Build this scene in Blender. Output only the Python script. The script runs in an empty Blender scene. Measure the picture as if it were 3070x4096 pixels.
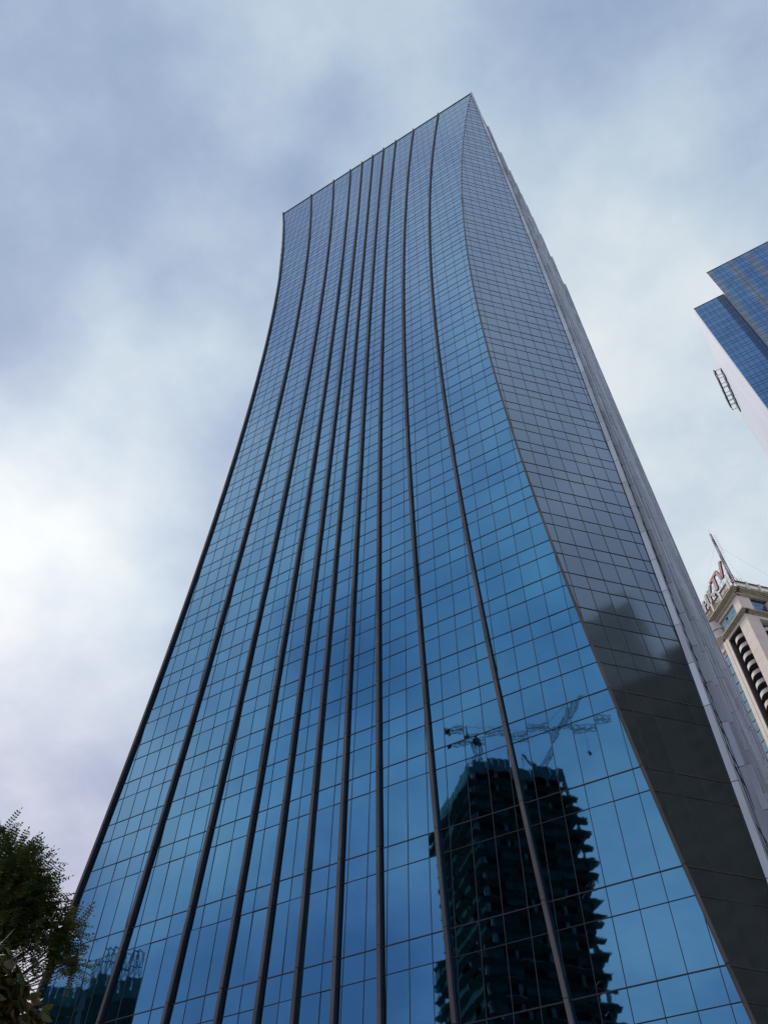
import bpy, math, random
from mathutils import Vector, Matrix
R = math.radians
random.seed(7)
sc = bpy.context.scene
COL = sc.collection

# ------------------------------------------------------------------ camera
AX_R = Vector((0.85507705, 0.5176495, 0.02970222))
AX_U = Vector((0.40571772, -0.70365349, 0.5833223))
AX_F = Vector((-0.32285657, 0.4867348, 0.81169752))
cam_d = bpy.data.cameras.new('camera')
cam = bpy.data.objects.new('camera', cam_d)
COL.objects.link(cam)
cam.matrix_world = Matrix(((AX_R.x, AX_U.x, -AX_F.x, 0), (AX_R.y, AX_U.y, -AX_F.y, 0), (AX_R.z, AX_U.z, -AX_F.z, 0), (0, 0, 0, 1)))
cam_d.sensor_fit = 'VERTICAL'
cam_d.sensor_height = 36.0
cam_d.lens = 36.0 * 3245.77 / 4096
cam_d.clip_start = 0.1
cam_d.clip_end = 6000
sc.camera = cam

# ------------------------------------------------------------------ sky, sun, exposure
SUN_AZ, SUN_EL = -70.0, 44.0
SUN = Vector((math.sin(R(SUN_AZ)) * math.cos(R(SUN_EL)), math.cos(R(SUN_AZ)) * math.cos(R(SUN_EL)), math.sin(R(SUN_EL))))
w = bpy.data.worlds.new('World')
sc.world = w
w.use_nodes = True
nt = w.node_tree
nt.nodes.clear()
def N(t, **k):
    n = nt.nodes.new(t)
    for a, b in k.items():
        if a.startswith('i_'):
            n.inputs[int(a[2:])].default_value = b
        else:
            setattr(n, a, b)
    return n
def LK(a, b): nt.links.new(a, b)
def math_n(op, a, b=None, clamp=False):
    n = N('ShaderNodeMath', operation=op, use_clamp=clamp)
    for i, v in enumerate((a, b)):
        if v is None: continue
        if isinstance(v, (int, float)): n.inputs[i].default_value = v
        else: LK(v, n.inputs[i])
    return n.outputs[0]
tc = N('ShaderNodeTexCoord')
nrm = N('ShaderNodeVectorMath', operation='NORMALIZE'); LK(tc.outputs['Generated'], nrm.inputs[0])
sep = N('ShaderNodeSeparateXYZ'); LK(nrm.outputs[0], sep.inputs[0])
den = math_n('ADD', math_n('MAXIMUM', sep.outputs[2], 0.0), 0.38)
px = math_n('DIVIDE', sep.outputs[0], den); py = math_n('DIVIDE', sep.outputs[1], den)
pv = N('ShaderNodeCombineXYZ'); LK(px, pv.inputs[0]); LK(py, pv.inputs[1]); pv.inputs[2].default_value = 3.7
n1 = N('ShaderNodeTexNoise'); n1.inputs['Scale'].default_value = 1.7; n1.inputs['Detail'].default_value = 6; n1.inputs['Roughness'].default_value = 0.52; n1.inputs['Distortion'].default_value = 0.0
LK(pv.outputs[0], n1.inputs['Vector'])
n2 = N('ShaderNodeTexNoise'); n2.inputs['Scale'].default_value = 4.2; n2.inputs['Detail'].default_value = 9; n2.inputs['Roughness'].default_value = 0.6; n2.inputs['Distortion'].default_value = 0.0
LK(pv.outputs[0], n2.inputs['Vector'])
def blob(az, el, width, amp):
    d = (math.sin(R(az)) * math.cos(R(el)), math.cos(R(az)) * math.cos(R(el)), math.sin(R(el)))
    dt = N('ShaderNodeVectorMath', operation='DOT_PRODUCT'); LK(nrm.outputs[0], dt.inputs[0]); dt.inputs[1].default_value = d
    # exp(-(1-dot)/w)
    a = math_n('MULTIPLY', math_n('SUBTRACT', dt.outputs['Value'], 1.0), 1.0 / (1 - math.cos(R(width))))
    return math_n('MULTIPLY', math_n('EXPONENT', a), amp)
t = math_n('ADD', math_n('MULTIPLY', math_n('SUBTRACT', n1.outputs[0], 0.5), 1.5), math_n('MULTIPLY', math_n('SUBTRACT', n2.outputs[0], 0.5), 1.1))
t = math_n('ADD', t, 0.47)
for az, el, wd, am in ((-70, 45, 11, 0.30), (-74, 60, 6, 0.15), (-150, 78, 16, 0.0), (5, 52, 20, 0.26), (-60, 29, 8, -0.14),
                       (-84, 56, 6, -0.25), (-110, 66, 11, -0.30), (-84, 52, 5, -0.12), (-57, 80.7, 2.3, -0.26), (-59, 74, 2.0, -0.2), (-74, 64, 4, -0.1), (-61.5, 63, 3, 0.16), (-88, 62, 5, -0.12), (-82, 79, 4, 0.08), (45, 69, 8, -0.10), (-20, 84, 12, 0.10), (-20, 62, 12, 0.12),
                       (-131, 29, 6, 0.62), (-131, 50, 8, 0.45), (-147, 41, 5, -0.38), (-158, 52, 6, -0.18), (-137, 20, 4, -0.35), (-147, 20, 5, -0.45), (-166, 26, 8, 0.12), (-128, 25, 2, -0.25)):
    if am: t = math_n('ADD', t, blob(az, el, wd, am))
ramp = N('ShaderNodeValToRGB')
cr = ramp.color_ramp
cr.elements[0].position = 0.0; cr.elements[0].color = (0.24, 0.34, 0.52, 1)
cr.elements[1].position = 1.0; cr.elements[1].color = (0.86, 0.92, 0.94, 1)
e = cr.elements.new(0.33); e.color = (0.38, 0.485, 0.67, 1)
e = cr.elements.new(0.62); e.color = (0.56, 0.68, 0.80, 1)
LK(t, ramp.inputs[0])
# lavender tint of the low sky
lav = N('ShaderNodeMix', data_type='RGBA', blend_type='MULTIPLY')
lowf = math_n('SUBTRACT', 1.0, math_n('MULTIPLY', math_n('SUBTRACT', sep.outputs[2], 0.45), 4.0), True)
LK(math_n('MULTIPLY', lowf, 0.9, True), lav.inputs['Factor']); LK(ramp.outputs[0], lav.inputs[6]); lav.inputs[7].default_value = (1.12, 0.92, 0.94, 1)
sky = N('ShaderNodeTexSky', sky_type='NISHITA', sun_disc=False, sun_elevation=R(SUN_EL), sun_rotation=R(SUN_AZ), air_density=1.0, dust_density=2.0)
bg1 = N('ShaderNodeBackground'); LK(sky.outputs[0], bg1.inputs[0]); bg1.inputs[1].default_value = 0.055
bg2 = N('ShaderNodeBackground'); LK(lav.outputs[2], bg2.inputs[0]); bg2.inputs[1].default_value = 0.68
mixs = N('ShaderNodeMixShader'); mixs.inputs[0].default_value = 0.88
LK(bg1.outputs[0], mixs.inputs[1]); LK(bg2.outputs[0], mixs.inputs[2])
wo = N('ShaderNodeOutputWorld'); LK(mixs.outputs[0], wo.inputs[0])

sd = bpy.data.lights.new('sun', 'SUN'); sd.energy = 1.5; sd.angle = R(12); sd.color = (1.0, 0.93, 0.84)
so = bpy.data.objects.new('sun', sd); COL.objects.link(so)
so.rotation_euler = SUN.to_track_quat('Z', 'Y').to_euler()
sc.view_settings.view_transform = 'Standard'; sc.view_settings.look = 'None'
sc.view_settings.exposure = 0.56; sc.view_settings.gamma = 1.0
sc.render.engine = 'CYCLES'
sc.cycles.max_bounces = 8; sc.cycles.glossy_bounces = 4; sc.cycles.diffuse_bounces = 3
try: sc.world.cycles.sampling_method = 'AUTOMATIC'
except Exception: pass

# ------------------------------------------------------------------ helpers
def mat(name, col, rough=0.6, metal=0.0, var=0.0, vscale=1.0, bump=0.0, bscale=1.0, isl=0.0, spec=0.5, stretch=None, col2=None, graze=None):
    m = bpy.data.materials.new(name); m.use_nodes = True
    T = m.node_tree; b = T.nodes['Principled BSDF']
    b.inputs['Base Color'].default_value = (*col, 1); b.inputs['Roughness'].default_value = rough
    b.inputs['Metallic'].default_value = metal; b.inputs['Specular IOR Level'].default_value = spec
    tcn = T.nodes.new('ShaderNodeTexCoord'); src = tcn.outputs['Object']
    if stretch:
        mp = T.nodes.new('ShaderNodeMapping'); mp.inputs['Scale'].default_value = stretch
        T.links.new(src, mp.inputs['Vector']); src = mp.outputs[0]
    last = None
    if var:
        n = T.nodes.new('ShaderNodeTexNoise'); n.inputs['Scale'].default_value = vscale; n.inputs['Detail'].default_value = 6
        T.links.new(src, n.inputs['Vector'])
        r = T.nodes.new('ShaderNodeMapRange'); r.inputs['From Min'].default_value = 0.3; r.inputs['From Max'].default_value = 0.7
        T.links.new(n.outputs[0], r.inputs['Value'])
        mx = T.nodes.new('ShaderNodeMix'); mx.data_type = 'RGBA'
        c2 = col2 if col2 else tuple(c * (1 - var) for c in col)
        mx.inputs[6].default_value = (*c2, 1); mx.inputs[7].default_value = (*(col if col2 else tuple(min(1, c * (1 + var * .5)) for c in col)), 1)
        T.links.new(r.outputs[0], mx.inputs['Factor']); last = mx.outputs[2]
    if isl:
        g = T.nodes.new('ShaderNodeNewGeometry')
        r = T.nodes.new('ShaderNodeMapRange'); r.inputs['To Min'].default_value = 1 - isl; r.inputs['To Max'].default_value = 1 + isl * .4
        T.links.new(g.outputs['Random Per Island'], r.inputs['Value'])
        mx = T.nodes.new('ShaderNodeVectorMath'); mx.operation = 'SCALE'
        if last: T.links.new(last, mx.inputs[0])
        else: mx.inputs[0].default_value = col
        T.links.new(r.outputs[0], mx.inputs['Scale']); last = mx.outputs[0]
    if graze:   # coated glass reflects less tinted light at a shallow angle
        lw = T.nodes.new('ShaderNodeLayerWeight'); lw.inputs['Blend'].default_value = 0.5
        r = T.nodes.new('ShaderNodeMapRange'); r.inputs['From Min'].default_value = 0.38; r.inputs['From Max'].default_value = 0.72
        T.links.new(lw.outputs['Facing'], r.inputs['Value'])
        mx = T.nodes.new('ShaderNodeMix'); mx.data_type = 'RGBA'; T.links.new(last, mx.inputs[6]); mx.inputs[7].default_value = (*graze, 1)
        T.links.new(r.outputs[0], mx.inputs['Factor']); last = mx.outputs[2]
    if last: T.links.new(last, b.inputs['Base Color'])
    if bump:
        n = T.nodes.new('ShaderNodeTexNoise'); n.inputs['Scale'].default_value = bscale; n.inputs['Detail'].default_value = 2
        T.links.new(src, n.inputs['Vector'])
        bp = T.nodes.new('ShaderNodeBump'); bp.inputs['Strength'].default_value = 1.0; bp.inputs['Distance'].default_value = bump
        T.links.new(n.outputs[0], bp.inputs['Height']); T.links.new(bp.outputs[0], b.inputs['Normal'])
    return m

M = {
 'glass_blue': mat('blue mirror glass', (0.105, 0.305, 0.50), 0.02, 1.0, var=0.12, vscale=0.05, bump=0.0017, bscale=0.9, isl=0.09, graze=(0.185, 0.32, 0.51)),
 'glass_grey': mat('mirror glass with grey sky in its tint', (0.21, 0.25, 0.27), 0.075, 0.85, var=0.12, vscale=0.07, bump=0.0016, bscale=0.7, isl=0.07, graze=(0.23, 0.30, 0.43)),  # same glass, greyed in colour for the greyer sky it reflects
 'mullion': mat('dark mullion metal', (0.034, 0.03, 0.034), 0.5, 0.0, var=0.2, vscale=0.8),
 'fin': mat('weathered aluminium fin', (0.17, 0.145, 0.135), 0.55, 0.2, var=0.45, vscale=0.5, bump=0.01, bscale=2.0, isl=0.2, stretch=(3, 3, .5)),
 'mullion2': mat('brown grey mullion metal', (0.075, 0.065, 0.055), 0.5, 0.0, var=0.2, vscale=0.8),
 'city': mat('pale city ground', (0.22, 0.21, 0.20), 0.9, var=0.4, vscale=0.05),
 'finshade': mat('fin side with painted shade', (0.03, 0.026, 0.032), 0.5, 0.2, var=0.3, vscale=0.5, isl=0.3),  # near-black colour stands in for shade on the fin sides
 'fin_side': mat('pale aluminium fin', (0.68, 0.69, 0.76), 0.42, 0.75, var=0.30, vscale=0.35, isl=0.25, stretch=(1, 1, .3), col2=(0.46, 0.47, 0.47)),
 'roof': mat('roof membrane', (0.25, 0.25, 0.26), 0.8, var=0.2),
 'coping': mat('parapet coping metal', (0.30, 0.30, 0.33), 0.45, 0.5, var=0.2),
 'asphalt': mat('asphalt', (0.05, 0.05, 0.052), 0.85, var=0.4, vscale=0.6, bump=0.01, bscale=40),
 'paving': mat('granite paving', (0.26, 0.25, 0.24), 0.75, var=0.3, vscale=1.5),
 'kerb': mat('kerb concrete', (0.33, 0.32, 0.30), 0.8, var=0.2),
 'white': mat('white painted cladding', (0.60, 0.63, 0.71), 0.45, 0.0, var=0.08, vscale=0.25, stretch=(1, 1, .1)),
 'blue2': mat('deep blue curtain glass', (0.13, 0.25, 0.46), 0.06, 1.0, var=0.15, vscale=0.06, bump=0.006, bscale=0.7, isl=0.16),
 'tan2': mat('grey brown curtain glass', (0.24, 0.28, 0.35), 0.15, 1.0, var=0.15, vscale=0.1, isl=0.15),
 'dark2': mat('curtain glass with painted dark reflection', (0.06, 0.10, 0.20), 0.12, 1.0, var=0.15, vscale=0.1, isl=0.1),
 'steel': mat('galvanised steel', (0.34, 0.35, 0.38), 0.5, 0.5, var=0.3, vscale=2),
 'black': mat('dark maroon painted steel', (0.05, 0.018, 0.02), 0.5),
 'cream': mat('cream pink stone cladding', (0.88, 0.75, 0.65), 0.7, 0.0, var=0.10, vscale=0.35, isl=0.03),
 'moulding': mat('ochre stained moulding', (0.52, 0.45, 0.33), 0.75, var=0.3, vscale=1.0, col2=(0.36, 0.31, 0.2)),
 'shadowstone': mat('recess stone with painted shade', (0.12, 0.09, 0.09), 0.8, var=0.3, vscale=0.6),  # recess shade put into the stone colour
 'teal': mat('teal window glass', (0.27, 0.39, 0.45), 0.06, 0.9, var=0.25, vscale=0.5, isl=0.25, bump=0.005, bscale=1),
 'blueg': mat('slate blue window glass', (0.13, 0.19, 0.33), 0.1, 0.9, var=0.25, vscale=0.8, isl=0.25),
 'balcony': mat('cream balcony render', (0.76, 0.70, 0.62), 0.7, var=0.1, vscale=0.8),
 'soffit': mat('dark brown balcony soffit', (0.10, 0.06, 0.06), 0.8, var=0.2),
 'redsign': mat('faded red sign face', (0.30, 0.055, 0.085), 0.55, var=0.2, vscale=0.6),
 'greysign': mat('grey sign face', (0.045, 0.04, 0.06), 0.5, var=0.2, vscale=0.6),
 'signrim': mat('dark sign rim', (0.03, 0.02, 0.06), 0.5),
 'redmast': mat('red mast paint', (0.28, 0.06, 0.06), 0.6, var=0.2),
 'whitemast': mat('grey white mast paint', (0.45, 0.46, 0.52), 0.6, var=0.2),
 'concrete': mat('raw concrete', (0.17, 0.18, 0.17), 0.85, var=0.35, vscale=0.3),
 'net': mat('green safety netting', (0.014, 0.055, 0.042), 0.9, var=0.6, vscale=0.7, isl=0.35, bump=0.25, bscale=0.9),
 'netpale': mat('pale green netting', (0.06, 0.13, 0.12), 0.9, var=0.4, vscale=0.9, isl=0.3),
 'void': mat('dark building interior', (0.015, 0.015, 0.015), 0.9),
 'olive': mat('olive grey cladding', (0.50, 0.56, 0.55), 0.6, var=0.3, vscale=0.1),
 'brownc': mat('brown facade cladding', (0.22, 0.21, 0.165), 0.7, var=0.3, vscale=0.1),
 'winpale': mat('pale window glass', (0.30, 0.35, 0.35), 0.3, 0.2),
 'windark': mat('dark window glass', (0.13, 0.13, 0.11), 0.5, 0.0, isl=0.6),
 'bark': mat('grey brown bark', (0.08, 0.06, 0.045), 0.9, var=0.4, vscale=6, bump=0.02, bscale=14),
 'leaf': mat('dark olive leaflet', (0.060, 0.085, 0.022), 0.55, isl=0.55),
 'leafred': mat('bronze leaf', (0.085, 0.055, 0.02), 0.4, isl=0.6),
}
for k in ('leaf', 'leafred'):
    T = M[k].node_tree; b = T.nodes['Principled BSDF']
    g = T.nodes.new('ShaderNodeNewGeometry'); rp = T.nodes.new('ShaderNodeValToRGB')
    els = rp.color_ramp.elements
    if k == 'leaf':
        els[0].color = (0.030, 0.060, 0.010, 1); els[1].color = (0.16, 0.22, 0.07, 1)
        x = els.new(0.55); x.color = (0.06, 0.11, 0.022, 1); x = els.new(0.9); x.color = (0.10, 0.045, 0.02, 1)
    else:
        els[0].color = (0.045, 0.05, 0.012, 1); els[1].color = (0.17, 0.17, 0.10, 1)
        x = els.new(0.6); x.color = (0.08, 0.09, 0.02, 1); x = els.new(0.85); x.color = (0.14, 0.07, 0.03, 1)
    T.links.new(g.outputs['Random Per Island'], rp.inputs[0]); T.links.new(rp.outputs[0], b.inputs['Base Color'])
    trl = T.nodes.new('ShaderNodeBsdfTranslucent'); T.links.new(rp.outputs[0], trl.inputs[0])
    ms = T.nodes.new('ShaderNodeMixShader'); ms.inputs[0].default_value = .3
    T.links.new(b.outputs[0], ms.inputs[1]); T.links.new(trl.outputs[0], ms.inputs[2]); T.links.new(ms.outputs[0], T.nodes['Material Output'].inputs[0])

class MB:
    def __init__(s): s.v = []; s.f = []; s.m = []
    def poly(s, pts, mi=0):
        i = len(s.v); s.v.extend(tuple(p) for p in pts); s.f.append(tuple(range(i, i + len(pts)))); s.m.append(mi)
    def hexa(s, p, mi=0):
        i = len(s.v); s.v.extend(tuple(q) for q in p)
        for f in ((0, 3, 2, 1), (4, 5, 6, 7), (0, 1, 5, 4), (1, 2, 6, 5), (2, 3, 7, 6), (3, 0, 4, 7)):
            s.f.append(tuple(i + k for k in f)); s.m.append(mi)
    def box(s, a, b, mi=0):
        x0, y0, z0 = a; x1, y1, z1 = b
        s.hexa([(x0, y0, z0), (x1, y0, z0), (x1, y1, z0), (x0, y1, z0), (x0, y0, z1), (x1, y0, z1), (x1, y1, z1), (x0, y1, z1)], mi)
    def obox(s, O, ex, ey, ez, a, b, mi=0):
        f = lambda x, y, z: O + ex * x + ey * y + ez * z
        x0, y0, z0 = a; x1, y1, z1 = b
        s.hexa([f(x0, y0, z0), f(x1, y0, z0), f(x1, y1, z0), f(x0, y1, z0), f(x0, y0, z1), f(x1, y0, z1), f(x1, y1, z1), f(x0, y1, z1)], mi)
    def bar(s, p, q, r, mi=0, n=4, r2=None):
        p = Vector(p); q = Vector(q); d = (q - p)
        if d.length < 1e-6: return
        d.normalize(); a = d.orthogonal().normalized(); b = d.cross(a)
        r2 = r if r2 is None else r2
        i = len(s.v)
        for c, rr in ((p, r), (q, r2)):
            for k in range(n):
                t = 2 * math.pi * (k + .5) / n
                s.v.append(tuple(c + a * (math.cos(t) * rr) + b * (math.sin(t) * rr)))
        for k in range(n):
            s.f.append((i + k, i + (k + 1) % n, i + n + (k + 1) % n, i + n + k)); s.m.append(mi)
        s.f.append(tuple(i + k for k in reversed(range(n)))); s.m.append(mi)
        s.f.append(tuple(i + n + k for k in range(n))); s.m.append(mi)
    def prism(s, pts, O, ex, ez, ey, d0, d1, mi=0, mside=None):
        # polygon pts in (ex, ez), extruded along ey from d0 to d1
        A = [O + ex * a + ez * b + ey * d0 for a, b in pts]; B = [O + ex * a + ez * b + ey * d1 for a, b in pts]
        n = len(pts); i = len(s.v); s.v.extend(tuple(p) for p in A + B)
        s.f.append(tuple(range(i, i + n))); s.m.append(mi); s.f.append(tuple(reversed(range(i + n, i + 2 * n)))); s.m.append(mi)
        for k in range(n):
            s.f.append((i + k, i + n + k, i + n + (k + 1) % n, i + (k + 1) % n)); s.m.append(mi if mside is None else mside)
    def build(s, name, mats, parent=None, smooth=False):
        me = bpy.data.meshes.new(name); me.from_pydata(s.v, [], s.f); me.validate()
        if not isinstance(mats, (list, tuple)): mats = [mats]
        for m in mats: me.materials.append(m)
        if len(mats) > 1 and len(me.polygons) == len(s.m): me.polygons.foreach_set('material_index', s.m)
        if smooth: me.polygons.foreach_set('use_smooth', [True] * len(me.polygons))
        me.update()
        o = bpy.data.objects.new(name, me); COL.objects.link(o)
        if parent:
            o.parent = parent
            pm = parent.location.copy()
            if parent.parent: pm = pm + parent.parent.location
            for vtx in me.vertices: vtx.co -= pm
        return o
def thing(name, label, cat, loc=(0, 0, 0), group=None):
    o = bpy.data.objects.new(name, None); COL.objects.link(o); o.location = loc; o.empty_display_size = 1
    o['label'] = label; o['category'] = cat
    if group: o['group'] = group
    return o
def struct(o): o['kind'] = 'structure'; return o
def stuff(o): o['kind'] = 'stuff'; return o
def to_px(p):
    p = Vector(p); d = p.dot(AX_F)
    if d < .1: return None
    return (383.5 + 811.4 * p.dot(AX_R) / d, 512 - 811.4 * p.dot(AX_U) / d)
def poly_px(pts):
    q = [to_px(p) for p in pts]
    if any(c is None for c in q): return 0
    q = [(min(max(x, 0), 767), min(max(y, 0), 1024)) for x, y in q]
    return abs(sum(q[i - 1][0] * q[i][1] - q[i][0] * q[i - 1][1] for i in range(len(q)))) / 2

# ------------------------------------------------------------------ ground, road, pavement
G = -1.6
g = MB(); g.poly([(-3000, -3000, G - .15), (3000, -3000, G - .15), (3000, 3000, G - .15), (-3000, 3000, G - .15)])
struct(g.build('ground', M['city']))
g = MB(); g.box((-140, -3, G - .149), (60, 34, G)); struct(g.build('pavement', M['paving']))
g = MB(); g.box((-140, -3.3, G - .149), (60, -3.003, G + .004)); struct(g.build('kerb', M['kerb']))
g = MB(); g.poly([(-140, -20, G - .145), (60, -20, G - .145), (60, -3.4, G - .145), (-140, -3.4, G - .145)]); struct(g.build('road', M['asphalt']))
g = MB()
for k in range(-12, 5): g.poly([(k * 10, -11.8, G - .141), (k * 10 + 4, -11.8, G - .141), (k * 10 + 4, -11.65, G - .141), (k * 10, -11.65, G - .141)])
struct(g.build('road_marking', M['white']))

# ------------------------------------------------------------------ main tower
US, UC, HALF = -4.3632, -31.8188, 27.4556
UL = UC - HALF
TL = -0.033082
ZT = 217.0
def P(z): return 40 + TL * (z - 60)
def cc(z): return max(0.02, 8.5 * (1 - ((z - 108) / 108.5) ** 2)) if z > 0 else 0.3
TZ = [3.2, 8.4, 13.6, 18.78, 23.8, 30.03] + [36.11 + 4 * k for k in range(46)]
ROWS = [G + 0.01]
for z in TZ: ROWS += [z - 1.6, z]
ROWS = [r for r in ROWS if r < ZT - .5] + [ZT]
ROWS = sorted(ROWS)
TSET = set(round(z, 3) for z in TZ)
tower = thing('office_tower', 'tall blue glass office tower with flaring curved sides, filling the middle', 'building', (UC, P(0) + HALF, G))

def clip(poly, a, b, c):   # keep a*s+b*z+c>=0
    out = []
    for i in range(len(poly)):
        p, q = poly[i - 1], poly[i]
        dp = a * p[0] + b * p[1] + c; dq = a * q[0] + b * q[1] + c
        if (dp >= 0) != (dq >= 0):
            t = dp / (dp - dq); out.append((p[0] + t * (q[0] - p[0]), p[1] + t * (q[1] - p[1])))
        if dq >= 0: out.append(q)
    return out
def facade(surf, nrm_v, lo, hi, grid, rows, tset, rnd=0.0034, mw=0.018, hh=None):
    """panes as a list of 3-D polygons and one MB of mullions, clipped to the curved edges lo(z)..hi(z)"""
    panes = []; mb = MB(); nv = Vector(nrm_v)
    for r in range(len(rows) - 1):
        z0, z1 = rows[r], rows[r + 1]
        a0, a1, b0, b1 = lo(z0), lo(z1), hi(z0), hi(z1)
        for k in range(len(grid) - 1):
            s0, s1 = grid[k], grid[k + 1]
            if s1 < min(a0, a1) or s0 > max(b0, b1): continue
            pl = [(s0, z0), (s1, z0), (s1, z1), (s0, z1)]
            if s0 < max(a0, a1):
                m = (a1 - a0) / (z1 - z0); pl = clip(pl, 1, -m, -(a0 - m * z0))
            if pl and s1 > min(b0, b1):
                m = (b1 - b0) / (z1 - z0); pl = clip(pl, -1, m, (b0 - m * z0))
            if len(pl) < 3: continue
            ta, tb = random.gauss(0, rnd), random.gauss(0, rnd); cs, cz = (s0 + s1) / 2, (z0 + z1) / 2
            panes.append([Vector(surf(s, z)) + nv * (ta * (s - cs) + tb * (z - cz)) for s, z in pl])
        # vertical mullions of this row
        for s in grid[1:-1]:
            if max(a0, a1) + .05 < s < min(b0, b1) - .05: segs = (z0, z1)
            else:
                segs = None
                for e0, e1, sg in ((a0, a1, 1), (b0, b1, -1)):
                    if (e0 - s) * (e1 - s) < 0:
                        zc = z0 + (z1 - z0) * (s - e0) / (e1 - e0)
                        segs = (z0, zc) if sg * (s - e0) > 0 else (zc, z1)
                if not segs: continue
            p0, p1 = Vector(surf(s - mw, segs[0])), Vector(surf(s - mw, segs[1])); q0, q1 = Vector(surf(s + mw, segs[0])), Vector(surf(s + mw, segs[1]))
            o = nv * .025
            mb.poly([p0 + o, q0 + o, q1 + o, p1 + o]); mb.poly([p0 - o, p0 + o, p1 + o, p1 - o]); mb.poly([q0 + o, q0 - o, q1 - o, q1 + o])
        # horizontal at z1
        h = hh if hh else (.030 if round(z1, 3) in tset else .018)
        o = nv * .032
        A0, A1, B0, B1 = Vector(surf(a1, z1 - h)), Vector(surf(a1, z1 + h)), Vector(surf(b1, z1 - h)), Vector(surf(b1, z1 + h))
        mb.poly([A0 + o, B0 + o, B1 + o, A1 + o]); mb.poly([A0 - o, B0 - o, B0 + o, A0 + o]); mb.poly([A1 + o, B1 + o, B1 - o, A1 - o])
    return panes, mb
def add_panes(panes, parent, material, name, big=100, stuffname='curtain_wall_glass', split=None):
    order = sorted(range(len(panes)), key=lambda i: -poly_px(panes[i]))
    top = set(i for i in order[:big] if poly_px(panes[i]) > 0)
    for i in order[:big]:
        if i in top:
            m = MB(); m.poly(panes[i]); m.build(name, material, parent)
    m = MB()
    for i, p in enumerate(panes):
        if i not in top: m.poly(p)
    o = m.build(stuffname, material, parent); stuff(o); return o

MW, M0 = 1.50982, -11.98162
gridA = [M0 + MW * k for k in range(-33, 7)]
pA, mA = facade(lambda s, z: (s, P(z), z), (0, -1, 0), lambda z: UL + cc(z), lambda z: US - cc(z), gridA, ROWS, TSET)
add_panes(pA, tower, M['glass_blue'], 'glass_pane', 100)
mA.build('mullion_grid', M['mullion'], tower)
# right side (normal +x); s is y measured from P(z)
gridC = [HALF + MW * (k + .5) for k in range(-19, 19)]
pC, mC = facade(lambda s, z: (US, P(z) + s, z), (1, 0, 0), lambda z: cc(z), lambda z: 2 * HALF - cc(z), gridC, ROWS, TSET)
m = MB(); [m.poly(p) for p in pC]; stuff(m.build('curtain_wall_glass', M['glass_grey'], tower)); mC.build('mullion_grid', M['mullion'], tower)
# chamfer at the near right corner, mid line coordinate s along (1,1)/sqrt2
s2 = math.sqrt(.5)
gridB = [1.45 * (k + .5) for k in range(-5, 5)]
def chamfer(cx, cy, dx, dy, dpth):
    # mid point of the chamfer at (cx, cy) corner, along (dx,dy)
    def f(s, z):
        c = cc(z)
        mx = cx(z); my = cy(z)
        return (mx + dx * s * s2, my + dy * s * s2, z)
    return f
fB = chamfer(lambda z: US - cc(z) / 2, lambda z: P(z) + cc(z) / 2, 1, 1, 0)
pB, mB = facade(fB, (s2, -s2, 0), lambda z: -cc(z) * s2, lambda z: cc(z) * s2, gridB, ROWS, TSET)
m = MB(); [m.poly(p) for p in pB]; m.build('chamfer_glass', M['glass_grey'], tower); mB.build('mullion_grid', M['mullion2'], tower)
# the three other chamfers, the left side and the back, with coarser panes
CR = ROWS[::2] if ROWS[-1] in ROWS[::2] else ROWS[::2] + [ZT]
for nm, fn, nv, lo, hi, gr in (
    ('curtain_wall_glass', lambda s, z: (UL, P(z) + s, z), (-1, 0, 0), lambda z: cc(z), lambda z: 2 * HALF - cc(z), gridC),
    ('curtain_wall_glass', lambda s, z: (s, P(z) + 2 * HALF, z), (0, 1, 0), lambda z: UL + cc(z), lambda z: US - cc(z), gridA),
    ('chamfer_glass', chamfer(lambda z: UL + cc(z) / 2, lambda z: P(z) + cc(z) / 2, 1, -1, 0), (-s2, -s2, 0), lambda z: -cc(z) * s2, lambda z: cc(z) * s2, gridB),
    ('chamfer_glass', chamfer(lambda z: US - cc(z) / 2, lambda z: P(z) + 2 * HALF - cc(z) / 2, 1, -1, 0), (s2, s2, 0), lambda z: -cc(z) * s2, lambda z: cc(z) * s2, gridB),
    ('chamfer_glass', chamfer(lambda z: UL + cc(z) / 2, lambda z: P(z) + 2 * HALF - cc(z) / 2, 1, 1, 0), (-s2, s2, 0), lambda z: -cc(z) * s2, lambda z: cc(z) * s2, gridB)):
    pp, mm = facade(fn, nv, lo, hi, gr, CR, TSET)
    m = MB(); [m.poly(p) for p in pp]; o = m.build(nm, M['glass_grey'] if 'chamfer' in nm else M['glass_blue'], tower)
    if nm != 'chamfer_glass': stuff(o)
    mm.build('mullion_grid', M['mullion'], tower)
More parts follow.
